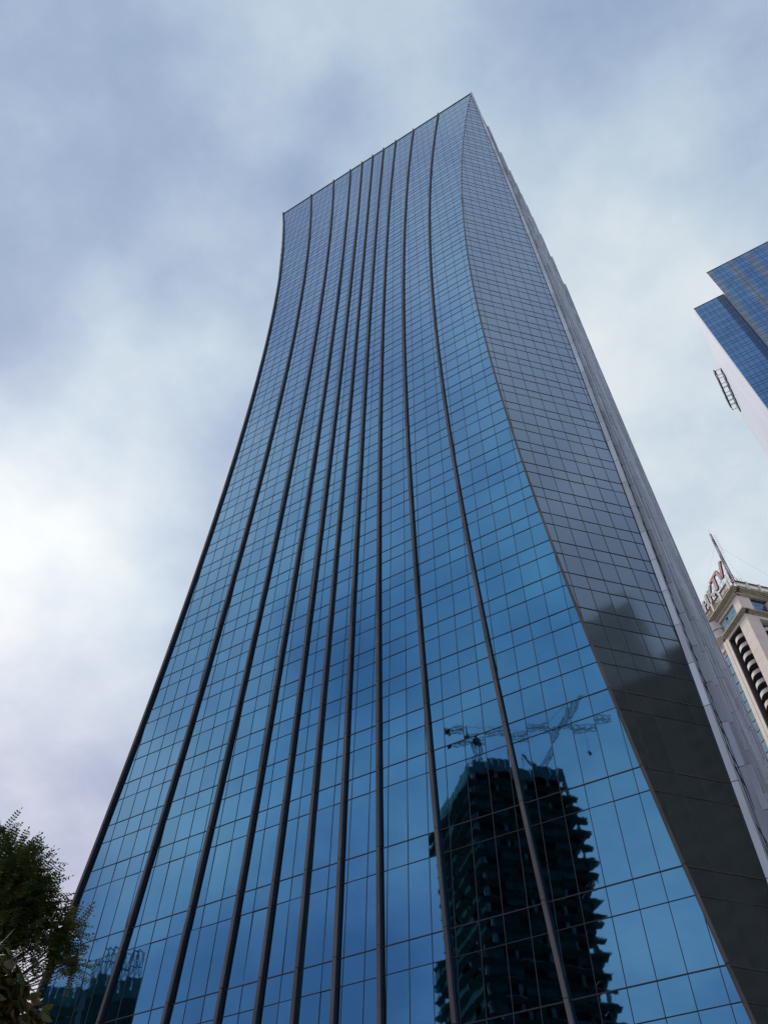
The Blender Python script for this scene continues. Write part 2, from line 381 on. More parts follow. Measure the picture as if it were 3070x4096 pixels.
# fins: segments between storey lines with open joints over a dark core
FR = [-1, -.68, -.427, -.243, -.115, 0, .115, .243, .427, .68]
ZS = [G] + [z for z in TZ if z < ZT] + [ZT + 0.55]
def fin(pos, ex, ey, th, pr, material, zs=ZS, dark_side=False):
    """pos(z) -> base point on the glass; ex along the wall, ey outwards"""
    ex = Vector(ex); ey = Vector(ey); m = MB(); c = 0.06
    def ring(z, inset=0.0, mode=0):
        b = Vector(pos(z)); t = th / 2 - inset; p = pr - inset; k = min(c, t * .6)
        if mode == 1: k = .02; b0 = b + ey * (pr - .09); return [b0 + ex * (-t), b0 + ex * (-t) + ey * .07, b0 + ex * (-t + k) + ey * .09, b0 + ex * (t - k) + ey * .09, b0 + ex * t + ey * .07, b0 + ex * t]
        if mode == 2: t -= .035; p = pr - .088; k = .01
        return [b + ex * (-t) - ey * .05, b + ex * (-t) + ey * (p - k), b + ex * (-t + k) + ey * p, b + ex * (t - k) + ey * p, b + ex * t + ey * (p - k), b + ex * t - ey * .05]
    for i in range(len(zs) - 1):
        parts = ((zs[i] + .05, zs[i + 1], 0, 0, 0), (zs[i] - .01, zs[i] + .06, .03, 1, 0))
        if dark_side: parts = ((zs[i] + .04, zs[i + 1], 0, 0, 1), (zs[i] + .04, zs[i + 1], 0, 2, 2), (zs[i] - .01, zs[i] + .05, .05, 1, 0))  # cap over a narrower body, coloured dark as the shaded fin side
        for a, bb, ins, mi, mode in parts:
            A, B = ring(a, ins, mode), ring(bb, ins, mode)
            k = len(m.v); m.v.extend(tuple(q) for q in A + B); n = 6
            for j in range(n):
                m.f.append((k + j, k + (j + 1) % n, k + n + (j + 1) % n, k + n + j)); m.m.append(mi)
            if mi != 1:
                m.f.append(tuple(k + n + j for j in range(n))); m.m.append(mi); m.f.append(tuple(k + j for j in reversed(range(n)))); m.m.append(mi)
    return m.build('fin', [material, M['mullion'], M['finshade']], tower)
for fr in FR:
    fin(lambda z, fr=fr: (UC + fr * (HALF - cc(z)) - (.02 if fr > -1 else 0), P(z), z), (1, 0, 0), (0, -1, 0), .25, .32, M['fin'], dark_side=True)
fin(lambda z: (US - cc(z) + .03, P(z) + .03, z), (s2, s2, 0), (s2, -s2, 0), .16, .16, M['fin'])
fin(lambda z: (US, P(z) + cc(z), z), (0, 1, 0), (1, 0, 0), .34, .40, M['fin_side'])
for fr in (-.68, -.427, -.243, -.115, 0, .115, .243, .427, .68, 1):
    fin(lambda z, fr=fr: (US, P(z) + HALF + fr * (HALF - cc(z)), z), (0, 1, 0), (1, 0, 0), .38, .46, M['fin_side'])
# roof slab and parapet coping
m = MB(); c = cc(ZT)
oct_ = [(UL + c, P(ZT)), (US - c, P(ZT)), (US, P(ZT) + c), (US, P(ZT) + 2 * HALF - c), (US - c, P(ZT) + 2 * HALF), (UL + c, P(ZT) + 2 * HALF), (UL, P(ZT) + 2 * HALF - c), (UL, P(ZT) + c)]
m.poly([(x, y, ZT - .6) for x, y in oct_]); m.build('roof', M['roof'], tower)
m = MB()
for i in range(8):
    a, b = Vector((*oct_[i - 1], 0)), Vector((*oct_[i], 0)); d = (b - a)
    if d.length < .5: continue
    d.normalize(); nn = Vector((d.y, -d.x, 0))
    m.obox(a, d, nn, Vector((0, 0, 1)), (0, -.35, ZT - .02), ((b - a).length, .09, ZT + .22))
m.build('parapet', M['coping'], tower)

# ------------------------------------------------------------------ blue glass tower with white end walls, far right
bt = thing('office_tower', 'stepped deep blue glass office block with white end walls, at the right edge', 'building', (45, 160, G))
def boxgrid(x0, x1, z0, z1, w_, h_): 
    nx = max(1, round((x1 - x0) / w_)); 
    return [x0 + (x1 - x0) * k / nx for k in range(nx + 1)]
Zl, Zu = 266.9, 284.6
rowsL = [z for z in [Zl - 1.5 * k for k in range(0, 180)] if z > G][::-1]
rowsL = [G] + [z for i, z in enumerate(rowsL) if (len(rowsL) - 1 - i) % 3 != 1]
tsL = set(round(z, 3) for z in rowsL)
def panel(fn, nv, x0, x1, rows, gr, material, big=0, name='glass_panel'):
    pp, mm = facade(fn, nv, lambda z: x0, lambda z: x1, gr, rows, set(), rnd=.004, mw=.045, hh=.06)
    if big: add_panes(pp, bt, material, 'glass_pane', big)
    else:
        m = MB(); [m.poly(p) for p in pp]; m.build(name, material, bt)
    mm.build('mullion_grid', M['mullion'], bt)
panel(lambda s, z: (s, 140, z), (0, -1, 0), 28.9, 36.6, rowsL, [28.9 + 1.54 * k for k in range(6)], M['blue2'], 100)
panel(lambda s, z: (s, 140, z), (0, -1, 0), 36.6, 38.9, rowsL, [36.6, 37.75, 38.9], M['dark2'])  # darker panel stands in for the neighbouring block's reflection in this glass
rowsU = [z for z in [Zu - 1.5 * k for k in range(0, 195)] if z > G][::-1]
rowsU = [G] + [z for i, z in enumerate(rowsU) if (len(rowsU) - 1 - i) % 3 != 1]
bands = [(39.0, 40.7, 'tan2'), (40.7, 45.2, 'blue2'), (45.2, 47.6, 'tan2'), (47.6, 51.6, 'blue2'), (51.6, 53.8, 'tan2'), (53.8, 58.2, 'blue2'), (58.2, 60.5, 'tan2'), (60.5, 65, 'blue2'), (65, 67.4, 'tan2'), (67.4, 72, 'blue2'), (72, 74.4, 'tan2'), (74.4, 80, 'blue2')]
for a, b, k in bands:
    n = max(1, round((b - a) / 1.5))
    panel(lambda s, z: (s, 138.7, z), (0, -1, 0), a, b, rowsU, [a + (b - a) * j / n for j in range(n + 1)], M[k], name='glass_band')
m = MB()
m.hexa([(28.9, 140.06, G), (38.95, 140.06, G), (38.95, 181.5, G), (28.9, 181.5, G), (28.9, 140.06, Zl), (38.95, 140.06, Zl), (38.95, 181.5, Zl - 6), (28.9, 181.5, Zl - 6)])
for k in range(28):   # shallow vertical joints of the white cladding
    y = 141 + k * 1.45; zt = Zl - 6 * (y - 140) / 41.5
    m.box((28.84, y, G), (28.9, y + 1.38, zt - .1))
m.build('end_wall', M['white'], bt)
m = MB(); m.box((39.0, 138.76, G), (80, 178, Zu - .05)); m.build('end_wall', M['white'], bt)
m = MB(); m.box((28.8, 139.9, Zl), (38.98, 140.15, Zl + .25)); m.box((38.9, 138.6, Zu), (80, 138.85, Zu + .3)); m.build('parapet', M['mullion'], bt)
# roof sign seen edge-on on the white end wall
sg = thing('roof_sign', 'ladder-like sign frame, seen edge-on against the white end wall', 'sign', (28.4, 168, 256))
fr_ = MB(); y0, y1 = 160.6, 175.5
zf = lambda y: 258.3 + (y - 160.6) * (-4.4 / 14.9)
xi, xo = 28.75, 26.9
for x in (xi, xo): fr_.bar((x, y0, zf(y0)), (x, y1, zf(y1)), .13)
for y in (160.7, 162.4, 163.6, 165.6, 166.9, 167.2, 169.0, 170.2, 170.5, 171.8, 172.1, 173.4, 173.7, 175.4):
    fr_.bar((xi, y, zf(y)), (xo, y, zf(y)), .10)
fr_.build('frame', M['black'], sg)
def plate(pts, x, material, name='letter'):
    m = MB(); O = Vector((x, 0, 0)); ly = [(a, zf(a) + b) for a, b in pts]
    m.prism(ly, O, Vector((0, 1, 0)), Vector((0, 0, 1)), Vector((-1, 0, 0)), 0, .35, 0, 1)
    m.build(name, [material, M['signrim']], sg)
plate([(161.2, .2), (161.4, 2.4), (162.6, 4.2), (164.4, 4.4), (165.9, 2.6), (166.2, .2), (165.3, .2), (164.8, 2.2), (163.8, 3.2), (162.8, 2.9), (162.2, 1.6), (162.1, .2)], xo, M['redsign'])
for a, b in ((166.4, 169.0), (169.3, 171.6), (171.9, 174.6)): plate([(a, .2), (a + .2, 3.6), (b - .6, 3.4), (b, .2)], xo, M['black'])
for a, b in ((161.0, 163.4), (163.6, 166.2), (166.5, 169.5), (169.8, 172.4), (172.6, 175.2)): plate([(a, -4.2), (a + .3, .3), (b, .3), (b - .4, -4.0)], xi + .08, M['greysign'])

# ------------------------------------------------------------------ cream apartment tower, turned 45 degrees
K = Vector((1.4, 180, 0)); Z_ = Vector((0, 0, 1))
E1, NL = Vector((-s2, s2, 0)), Vector((-s2, -s2, 0)); E2, NR = Vector((s2, s2, 0)), Vector((s2, -s2, 0))
ct = thing('apartment_tower', 'cream stone apartment tower with curved balconies and dentilled cornice, lower right edge', 'building', (K.x, K.y + 12, G))
ZC = 168.4   # underside of mid cornice
def L(m, s0, s1, z0, z1, d0, d1, mi=0): m.obox(K, E1, NL, Z_, (s0, d0, z0), (s1, d1, z1), mi)
def Rr(m, s0, s1, z0, z1, d0, d1, mi=0): m.obox(K, E2, NR, Z_, (s0, d0, z0), (s1, d1, z1), mi)
# lower body: piers and spandrels round recesses
m = MB()
L(m, 0, 3.7, G, ZC, -3.7, 0)              # corner pier shared by both faces
L(m, 9.9, 12.4, G, ZC, -3.0, .0)
L(m, 3.7, 9.9, 167.5, ZC, -3.0, 0)
L(m, 12.4, 22, G, ZC, -6.0, -2.2)
m.build('wall', M['cream'], ct)
m = MB()
Rr(m, 3.7, 3.9, G, ZC, -2.0, -.01)
Rr(m, 16, 20, G, ZC, -3.0, 0)
Rr(m, 3.9, 16, 167.4, ZC, -2.0, 0)
m.build('wall', M['cream'], ct)
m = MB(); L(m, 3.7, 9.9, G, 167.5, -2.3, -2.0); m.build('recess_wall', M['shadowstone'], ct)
m = MB(); L(m, 9.6, 9.9, G, 167.5, -2.0, -.01); L(m, 3.7, 3.75, G, 167.5, -2.0, -.01); L(m, 3.75, 9.6, 167.1, 167.5, -2.0, -.01); m.build('recess_shade', M['shadowstone'], ct)  # thin dark sheets painted as shade on the recess sides and top
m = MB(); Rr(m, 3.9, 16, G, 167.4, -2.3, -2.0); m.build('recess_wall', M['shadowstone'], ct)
m = MB(); L(m, 3.7, 22, G, 178, -22, -6.0); Rr(m, 3.7, 22, G, 178, -7, -2.3); m.build('core_wall', M['cream'], ct)
# groove in the left pilaster
m = MB(); L(m, 11.0, 11.12, G, 168.2, .0, .03); m.build('pilaster_groove', M['moulding'], ct)
# stone joints on the corner pier
m = MB()
for k in range(40):
    z = 166 - k * 3.3; L(m, 0.02, 3.68, z, z + .05, .0, .012); Rr(m, 0.02, 3.88, z, z + .05, .0, .012)
m.build('stone_joints', M['moulding'], ct)
# teal glazing strip left of the pilaster
for k in range(40):
    z1 = 166.9 - k * 3.3; m = MB()
    for j in range(3): m.poly([K + E1 * (12.5 + j * 1.5 + a) + NL * -2.15 + Z_ * zz for a, zz in ((0, z1 - 3.1), (1.42, z1 - 3.1), (1.42, z1), (0, z1))])
    o = m.build('window', M['teal'], ct)
    m = MB(); L(m, 12.4, 17.2, z1, z1 + .16, -2.19, -2.0); m.build('transom', M['mullion'], o)
m = MB(); L(m, 16.9, 17.15, G, 167, -2.2, -1.5); m.build('drain_pipe', M['mullion'], ct)
# balconies, left face: curved slab fronts with a brown soffit, a glazed door behind and a pipe
def arc(s0, s1, bulge, n=12, d=0):
    return [(s0 + (s1 - s0) * k / n, d + bulge * math.sin(math.pi * k / n) ** .8) for k in range(n + 1)]
def balcony(face, s0, s1, zt, bulge, d):
    O = K; e_, n_ = (E1, NL) if face == 'L' else (E2, NR)
    pts = arc(s0, s1, bulge, 12, d); h = 1.25
    m = MB()
    for i in range(len(pts) - 1):
        (a, da), (b, db) = pts[i], pts[i + 1]
        f = lambda s, dd, z: O + e_ * s + n_ * dd + Z_ * z
        m.poly([f(a, da, zt - h), f(b, db, zt - h), f(b, db, zt), f(a, da, zt)])
        m.poly([f(a, da - .15, zt), f(a, da, zt), f(b, db, zt), f(b, db - .15, zt)])
        m.poly([f(a, da - .15, zt - h), f(b, db - .15, zt - h), f(b, db - .15, zt), f(a, da - .15, zt)])
    b_ = m.build('balcony', M['balcony'], ct)
    m = MB(); f = lambda s, dd, z: O + e_ * s + n_ * dd + Z_ * z
    P1 = [f(s, dd - .02, zt - h - .02) for s, dd in pts] + [f(s1, -2, zt - h - .02), f(s0, -2, zt - h - .02)]
    m.poly(P1); P2 = [p + Z_ * .25 for p in P1]; m.poly(P2[::-1])
    for i in range(len(P1)): m.poly([P1[i - 1], P1[i], P2[i], P2[i - 1]])
    m.build('soffit', M['soffit'], b_)
    m = MB()
    for i in range(len(pts) - 1): m.bar(f(pts[i][0], pts[i][1] - .08, zt + .35), f(pts[i + 1][0], pts[i + 1][1] - .08, zt + .35), .04)
    for k in (0, 3, 6, 9, 12): m.bar(f(pts[k][0], pts[k][1] - .08, zt - .1), f(pts[k][0], pts[k][1] - .08, zt + .35), .03)
    m.build('handrail', M['black'], b_)
    m = MB(); w_ = (s1 - s0)
    for j in range(3): m.poly([f(s0 + w_ * (.04 + .32 * j), -1.96, zt + .1), f(s0 + w_ * (.33 + .32 * j), -1.96, zt + .1), f(s0 + w_ * (.33 + .32 * j), -1.96, zt + 1.75), f(s0 + w_ * (.04 + .32 * j), -1.96, zt + 1.75)])
    m.build('window', M['teal'], ct)
for k in range(12): balcony('L', 3.95, 9.2, 165.6 - k * 3.3, 1.5, -1.55)
for k in range(8): balcony('R', 4.6, 14.5, 165.3 - k * 3.3, 1.7, -1.7)
# mid cornice
m = MB()
for h0, h1, d in ((ZC, ZC + .35, .35), (ZC + .35, ZC + .7, .75), (ZC + .7, ZC + 1.15, 1.1)):
    L(m, -d, 10.4, h0, h1 - .003, -1, d); Rr(m, .0, 20, h0, h1 - .003, -1, d)
m.build('cornice', M['moulding'], ct)
# upper storey (set back 1 m) with glazed bands
m = MB(); 
KB = K - NL * 1.0 - NR * 1.0
def LU(m, s0, s1, z0, z1, d0, d1, mi=0): m.obox(KB, E1, NL, Z_, (s0, d0, z0), (s1, d1, z1), mi)
def RU(m, s0, s1, z0, z1, d0, d1, mi=0): m.obox(KB, E2, NR, Z_, (s0, d0, z0), (s1, d1, z1), mi)
LU(m, 0, 2.6, ZC, 178.2, -2.6, 0); LU(m, 2.6, 24, 176.5, 178.2, -1, 0)
RU(m, 2.6, 4.0, ZC, 178.2, -1, -.003); RU(m, 4.0, 24, 177.3, 178.2, -1, -.003)
LU(m, 2.6, 24, ZC, 177, -3, -.5); RU(m, 4, 24, ZC, 177.5, -3, -.5)
m.build('upper_wall', M['cream'], ct)
def glazing(fn, s0, s1, z0, z1, nx, nz, material, skip=None, round_=False):
    m = MB(); dark = MB()
    for i in range(nx):
        for j in range(nz):
            a, b = s0 + (s1 - s0) * i / nx + .04, s0 + (s1 - s0) * (i + 1) / nx - .04
            c, d = z0 + (z1 - z0) * j / nz + .04, z0 + (z1 - z0) * (j + 1) / nz - .04
            if skip == (i, j): dark.poly([fn(a, c), fn(b, c), fn(b, d), fn(a, d)]); continue
            m.poly([fn(a, c), fn(b, c), fn(b, d), fn(a, d)])
    o = m.build('window', material, ct)
    if skip: dark.build('open_pane', M['void'], o)
glazing(lambda s, z: KB + E1 * s + NL * -.42 + Z_ * z, 2.6, 12.4, ZC + 1.2, 176.5, 9, 8, M['teal'], (4, 6))
glazing(lambda s, z: KB + E2 * s + NR * -.42 + Z_ * z, 4.0, 22, ZC + 1.2, 177.3, 14, 8, M['blueg'])
# round bay at the left end and dentil cornice
m = MB(); O = K + E1 * 14.6 + NL * -2.4; n = 20
for k in range(n):
    a0, a1 = 2 * math.pi * k / n, 2 * math.pi * (k + 1) / n
    for r0, z0, z1 in ((3.0, 171.4, 174.6), (3.3, 174.6, 175.4), (3.0, 175.4, 178.2)):
        m.poly([O + Vector((math.cos(a0) * r0, math.sin(a0) * r0, z0)), O + Vector((math.cos(a1) * r0, math.sin(a1) * r0, z0)), O + Vector((math.cos(a1) * r0, math.sin(a1) * r0, z1)), O + Vector((math.cos(a0) * r0, math.sin(a0) * r0, z1))])
m.poly([O + Vector((math.cos(2 * math.pi * k / n) * 3.3, math.sin(2 * math.pi * k / n) * 3.3, 171.4)) for k in range(n)][::-1])
m.build('round_bay', M['cream'], ct)
m = MB(); O2 = K + E2 * 12.6 + NR * -1.0
for k in range(16):
    a0, a1 = 2 * math.pi * k / 16, 2 * math.pi * (k + 1) / 16
    m.poly([O2 + Vector((math.cos(a0) * 3, math.sin(a0) * 3, ZC + 1)), O2 + Vector((math.cos(a1) * 3, math.sin(a1) * 3, ZC + 1)), O2 + Vector((math.cos(a1) * 3, math.sin(a1) * 3, 176)), O2 + Vector((math.cos(a0) * 3, math.sin(a0) * 3, 176))])
m.build('round_bay', M['cream'], ct)
m = MB()
for h0, h1, d in ((177.2, 177.5, .25), (178.1, 178.5, .9), (178.5, 178.9, 1.3), (178.9, 179.4, 1.6)):
    LU(m, -d, 26, h0, h1 - .003, -1, d); RU(m, .0, 26, h0, h1 - .003, -1, d)
LU(m, -.2, 26, 177.5, 178.1, -1, .3); RU(m, .0, 26, 177.5, 178.1, -1, .3)
cn = m.build('cornice', M['moulding'], ct)
m = MB()
for k in range(62): LU(m, -.1 + k * .42, .12 + k * .42, 177.58, 177.95, .3, .62)
for k in range(62): RU(m, .1 + k * .42, .32 + k * .42, 177.58, 177.95, .3, .62)
m.build('dentils', M['cream'], cn)
# balustrade with posts on the roof edge
for k in range(5): m = MB(); LU(m, -.6 + k * 4.6, .1 + k * 4.6, 179.4, 182.6, .95, 1.6); m.build('parapet_post', M['cream'], ct)
for k in range(1, 6): m = MB(); RU(m, -.2 + k * 4.0, .5 + k * 4.0, 179.4, 182.6, .95, 1.6); m.build('parapet_post', M['cream'], ct)
m = MB(); LU(m, .1, 18, 179.4, 179.44, .3, .8); RU(m, .5, 20, 179.4, 179.44, .3, .8); bl = m.build('balustrade', M['cream'], ct)
m = MB()
for fnc, a, b in ((LU, .1, 18), (RU, .5, 20)):
    fnc(m, a, b, 181.9, 182.3, 1.15, 1.5)
    fnc(m, a, b, 179.45, 179.8, 1.15, 1.5)
m.build('coping', M['soffit'], bl)
m = MB(); e_ = KB
for q in range(38):
    s = .3 + q * .47
    m.bar(KB + E1 * s + NL * 1.35 + Z_ * 179.7, KB + E1 * (s + .25) + NL * 1.35 + Z_ * 181.7, .09)
    m.bar(KB + E1 * (s + .3) + NL * 1.35 + Z_ * 179.7, KB + E1 * s + NL * 1.35 + Z_ * 181.7, .06)
m.build('baluster_screen', M['moulding'], bl); m = MB()
for q in range(42):
    s = .5 + q * .47
    m.bar(KB + E2 * s + NR * 1.35 + Z_ * 179.7, KB + E2 * (s + .25) + NR * 1.35 + Z_ * 181.7, .09)
    m.bar(KB + E2 * (s + .3) + NR * 1.35 + Z_ * 179.7, KB + E2 * s + NR * 1.35 + Z_ * 181.7, .06)
m.build('baluster_screen', M['moulding'], bl)
# rooftop letters H K T V
ls = thing('roof_sign', 'large rooftop letters HKTV, grey and faded red, above the cream apartment tower', 'sign', (K.x - 6, K.y + 7, 182))
OL = K + NL * -.5
def letter(strokes, material, name='letter'):
    m = MB()
    for q in strokes: m.prism(q, OL, E1, Z_, NL, 0, .55, 0, 1)
    return m.build(name, [material, M['signrim']], ls)
def stroke(p, q, w_=.42):
    (a, b), (c, d) = p, q; v = Vector((c - a, d - b)).normalized(); n = Vector((-v.y, v.x)) * w_
    return [(a + n.x, b + n.y), (c + n.x, d + n.y), (c - n.x, d - n.y), (a - n.x, b - n.y)]
letter([stroke((.35, 191.2), (2.0, 185.5), .5), stroke((3.5, 190.0), (2.2, 185.8), .5)], M['redsign'])
letter([stroke((3.3, 190.0), (7.7, 189.4), .5), stroke((5.5, 189.7), (5.75, 184.5), .6)], M['redsign'])
letter([stroke((9.85, 188.3), (9.95, 183.3), .5), stroke((9.8, 185.5), (8.0, 188.9), .5), stroke((9.4, 186.2), (7.3, 184.0), .5)], M['greysign'])
letter([stroke((11.25, 188.0), (11.4, 183.2), .5), stroke((13.4, 187.2), (13.7, 182.9), .5), stroke((13.4, 185.3), (11.4, 185.6), .34)], M['greysign'])
m = MB()
def PL(s, z, d=-.5): return OL + E1 * s + NL * d + Z_ * z
for s in range(0, 15, 2):
    m.bar(PL(s, 181.8), PL(s, 190 - s * .15 if s < 9 else 188.2), .05); m.bar(PL(s, 182, -3), PL(s, 188, -.5), .06)
for z in (182.6, 184.4, 186.4, 188.2): m.bar(PL(0, z), PL(14.4, z), .05)
m.bar(PL(-.6, 191.6), PL(16, 187.6), .04)
for s in range(0, 14, 2): m.bar(PL(s, 182.6), PL(s + 2, 184.4), .035); m.bar(PL(s + 2, 184.4), PL(s, 186.4), .035); m.bar(PL(s, 186.4), PL(s + 2, 188.2), .035)
m.build('frame', M['steel'], ls)
m = MB()
for k in range(14):
    a = 8 + random.random() * 7; b = 181.9 + random.random() * 1.6; m.obox(OL, E1, NL, Z_, (a, -1.6, b), (a + .7, -.7, b + .55))
m.build('floodlights', M['soffit'], ls)
# antenna mast with guys
am = thing('antenna_mast', 'slim lattice antenna mast on the roof corner of the cream apartment tower', 'antenna', (2.35, 182.2, 182))
mb0 = Vector((2.35, 182.2, 182.2))
ZM = [182.2, 186.5, 191, 195.5, 200, 203.5, 206.3]
for i in range(len(ZM) - 1):
    m = MB(); a, b = ZM[i], ZM[i + 1]
    wd = lambda z: .55 - .30 * (z - 182) / 24
    cs = [(math.cos(q), math.sin(q)) for q in (.4, 2.5, 4.6)]
    for c_, s_ in cs: m.bar((mb0.x + c_ * wd(a), mb0.y + s_ * wd(a), a), (mb0.x + c_ * wd(b), mb0.y + s_ * wd(b), b), .14)
    z = a; k = 0
    while z < b - .01:
        zn = min(b, z + .75)
        for j in range(3):
            c0, s0_ = cs[j]; c1, s1_ = cs[(j + 1) % 3]
            m.bar((mb0.x + c0 * wd(z), mb0.y + s0_ * wd(z), z), (mb0.x + c1 * wd(zn), mb0.y + s1_ * wd(zn), zn), .08)
        z = zn
    m.build('mast_section', M['redmast'] if i == 0 else (M['whitemast'] if i % 2 else M['greysign']), am)
m = MB()
for k in range(10):
    z = 196.5 + k * .95; m.bar((mb0.x, mb0.y, z), (mb0.x + 1.2, mb0.y + .6, z + .25), .04); m.bar((mb0.x + 1.2, mb0.y + .6, z - .25), (mb0.x + 1.2, mb0.y + .6, z + .6), .04)
m.bar((mb0.x, mb0.y, 206.3), (mb0.x, mb0.y, 208.6), .05); m.build('dipole', M['steel'], am)
m = MB(); top = Vector((mb0.x, mb0.y, 201))
for q in (K + E1 * 20 + Z_ * 182, K + E2 * 24 + Z_ * 182, K + E1 * 10 + E2 * 20 + Z_ * 182): m.bar(top, q, .018)
m.bar((mb0.x + .6, mb0.y, 182.2), (mb0.x + .35, mb0.y, 197), .035)
m.build('guy_wire', M['steel'], am)
m = MB()
for k in range(3): m.bar((mb0.x + 1.2 + k * .5, mb0.y + .4, 182), (mb0.x + 1.2 + k * .5, mb0.y + .4, 184.8 - k * .4), .07)
m.build('whip_antenna', M['steel'], am)

# ------------------------------------------------------------------ buildings across the street, seen in the glass
def lattice(m, p, q, w_, n, r=.09, rb=.06):
    r *= 1.0; rb *= .85
    p = Vector(p); q = Vector(q); d = (q - p).normalized(); a = Vector((0, 0, 1)).cross(d)
    if a.length < .2: a = Vector((1, 0, 0))
    a.normalize(); b = d.cross(a)
    cs = [a * w_ + b * w_, a * -w_ + b * w_, a * -w_ - b * w_, a * w_ - b * w_]
    for c in cs: m.bar(p + c, q + c, r)
    for k in range(n):
        u, v = p + (q - p) * (k / n), p + (q - p) * ((k + 1) / n)
        for j in range(4): m.bar(u + cs[j], v + cs[(j + 1) % 4], rb)
def construction(corner, ea, la, eb, lb, top, label, floors=3.1, seed=1, wrap=False):
    rnd = random.Random(seed)
    O = Vector((corner[0], corner[1], 0)); ea = Vector(ea).normalized(); eb = Vector(eb).normalized()
    t_ = thing('unfinished_tower', label, 'building', (O.x, O.y, G))
    m = MB(); m.obox(O, ea, eb, Z_, (.25 if wrap else 1.2, .25 if wrap else 1.2, G), (la - (.2 if wrap else 1.2), lb - (.2 if wrap else 1.2), top - 1)); m.build('core_wall', M['void'], t_)
    nfl = int((top - G) / floors)
    for k in range(nfl):
        z = top - k * floors
        m = MB(); j = rnd.uniform(-.15, .15); m.obox(O, ea, eb, Z_, (-.3 + j, -.3, z - .28), (la + .3 + j, lb + .3, z)); m.build('floor_slab', M['concrete'], t_)
    # columns
    for i in range(5):
        for side in (0, 1):
            m = MB(); a = la * i / 4; b = lb * i / 4
            if side: m.obox(O, ea, eb, Z_, (a - .3, -.05, G), (a + .3, .5, top))
            else: m.obox(O, ea, eb, Z_, (-.05, b - .3, G), (.5, b + .3, top))
            m.build('column', M['concrete'], t_)
    # net sheets, drooping and tilted out from the slab edges
    for k in range(0 if wrap else 1, nfl - 4):
        z = top - k * floors
        m = MB()
        for (e_, n_, ln) in ((ea, -eb, la), (eb, -ea, lb)):
            O_ = O
            nseg = max(2, int(ln / 3.0))
            for i in range(nseg):
                if not wrap and rnd.random() < .40: continue
                a, b = ln * i / nseg, ln * (i + 1) / nseg
                out = rnd.choice((.5, .5, .7, 1.4)) ; o2 = out + rnd.uniform(-.2, .3); lowz = z - floors + rnd.uniform(-.3, .4)
                p = [O_ + e_ * a + n_ * .35 + Z_ * z, O_ + e_ * b + n_ * .35 + Z_ * z, O_ + e_ * b + n_ * (.35 + .2) + Z_ * lowz, O_ + e_ * a + n_ * (.35 + .2) + Z_ * (lowz + rnd.uniform(-.2, .2))]
                m.poly(p)
            # catch platform with its upturned net at the far ends
            if wrap: continue
            a = -1.6; b = ln + 1.6
            zz = z - floors * .5
            m.poly([O_ + e_ * a + n_ * 1.5 + Z_ * (zz + .9), O_ + e_ * b + n_ * 1.5 + Z_ * (zz + .9), O_ + e_ * b + n_ * .3 + Z_ * zz, O_ + e_ * a + n_ * .3 + Z_ * zz])
        # catch fans at the end of the long face: flat deck above, netting sloping back to the wall
        wv = .5 if wrap else 2.0 + rnd.uniform(-1.1, 1.0); zt = z - .3 + rnd.uniform(-.3, .3)
        for (o_, w2) in (() if wrap or rnd.random() < .12 else ((-1.0, wv),)):
            a0 = O + ea * la + eb * o_; a1 = O + ea * la + eb * lb
            tip0 = O + ea * (la + w2) + eb * o_ + Z_ * zt; tip1 = O + ea * (la + w2 * .8) + eb * lb + Z_ * zt
            m.poly([a0 + Z_ * (zt - 2.5), tip0, tip1, a1 + Z_ * (zt - 2.5)]); m.poly([a0 + Z_ * (zt + .2), tip0 + Z_ * .05, tip1 + Z_ * .05, a1 + Z_ * (zt + .2)])
            m.poly([a0 + Z_ * (zt + .2), tip0 + Z_ * .05, a0 + Z_ * (zt - 2.5)])
        m.build('safety_net', M['net'], t_)
    m = MB(); ps = MB()
    for (e_, n_, ln) in ((ea, -eb, la), (eb, -ea, lb)):
        n = int(ln / 1.6)
        for i in range(n):
            a, b = ln * i / n, ln * (i + .94) / n; h = 1.7 + rnd.uniform(-.25, .35)
            m.poly([O + e_ * a + n_ * .5 + Z_ * (top - 1.2), O + e_ * b + n_ * .5 + Z_ * (top - 1.2), O + e_ * b + n_ * .6 + Z_ * (top + h), O + e_ * a + n_ * .6 + Z_ * (top + h)])
            ps.bar(O + e_ * a + n_ * .3 + Z_ * top, O + e_ * a + n_ * .3 + Z_ * (top + h + .3), .06)
    m.build('edge_screen', M['netpale'], t_); ps.build('scaffold_posts', M['mullion'], t_)
    return t_
u1 = construction((-63.9, -59.6), (17.4, -17.5, 0), 22.8, (-12.3, -12.0, 0), 24.0, 106.6, 'large unfinished tower in dark green nets, mirrored in the lower right blue glass', seed=3)
m = MB(); O = Vector((-63.9, -59.6, 0)); eb = Vector((-12.3, -12, 0)).normalized(); ea = Vector((17.4, -17.5, 0)).normalized()
for z0, z1, out in ((76, 83, 1.6), (71, 74.5, 2.6)):
    m.obox(O, ea, eb, Z_, (-out * .3, 23.0, z0), (4, 24 + out, z1))
m.build('hoist_platform', M['netpale'], u1)
u2 = construction((-118.2, -16.0), (11.0, -6.0, 0), 8.8, (-5.5, 2.0, 0), 9.0, 57.3, 'smaller netted tower with roof trusses, mirrored at the lower left of the glass', seed=9, wrap=True)
m = MB(); A = Vector((-118.2, -16.0, 0)); ea2 = Vector((11, -6, 0)).normalized()
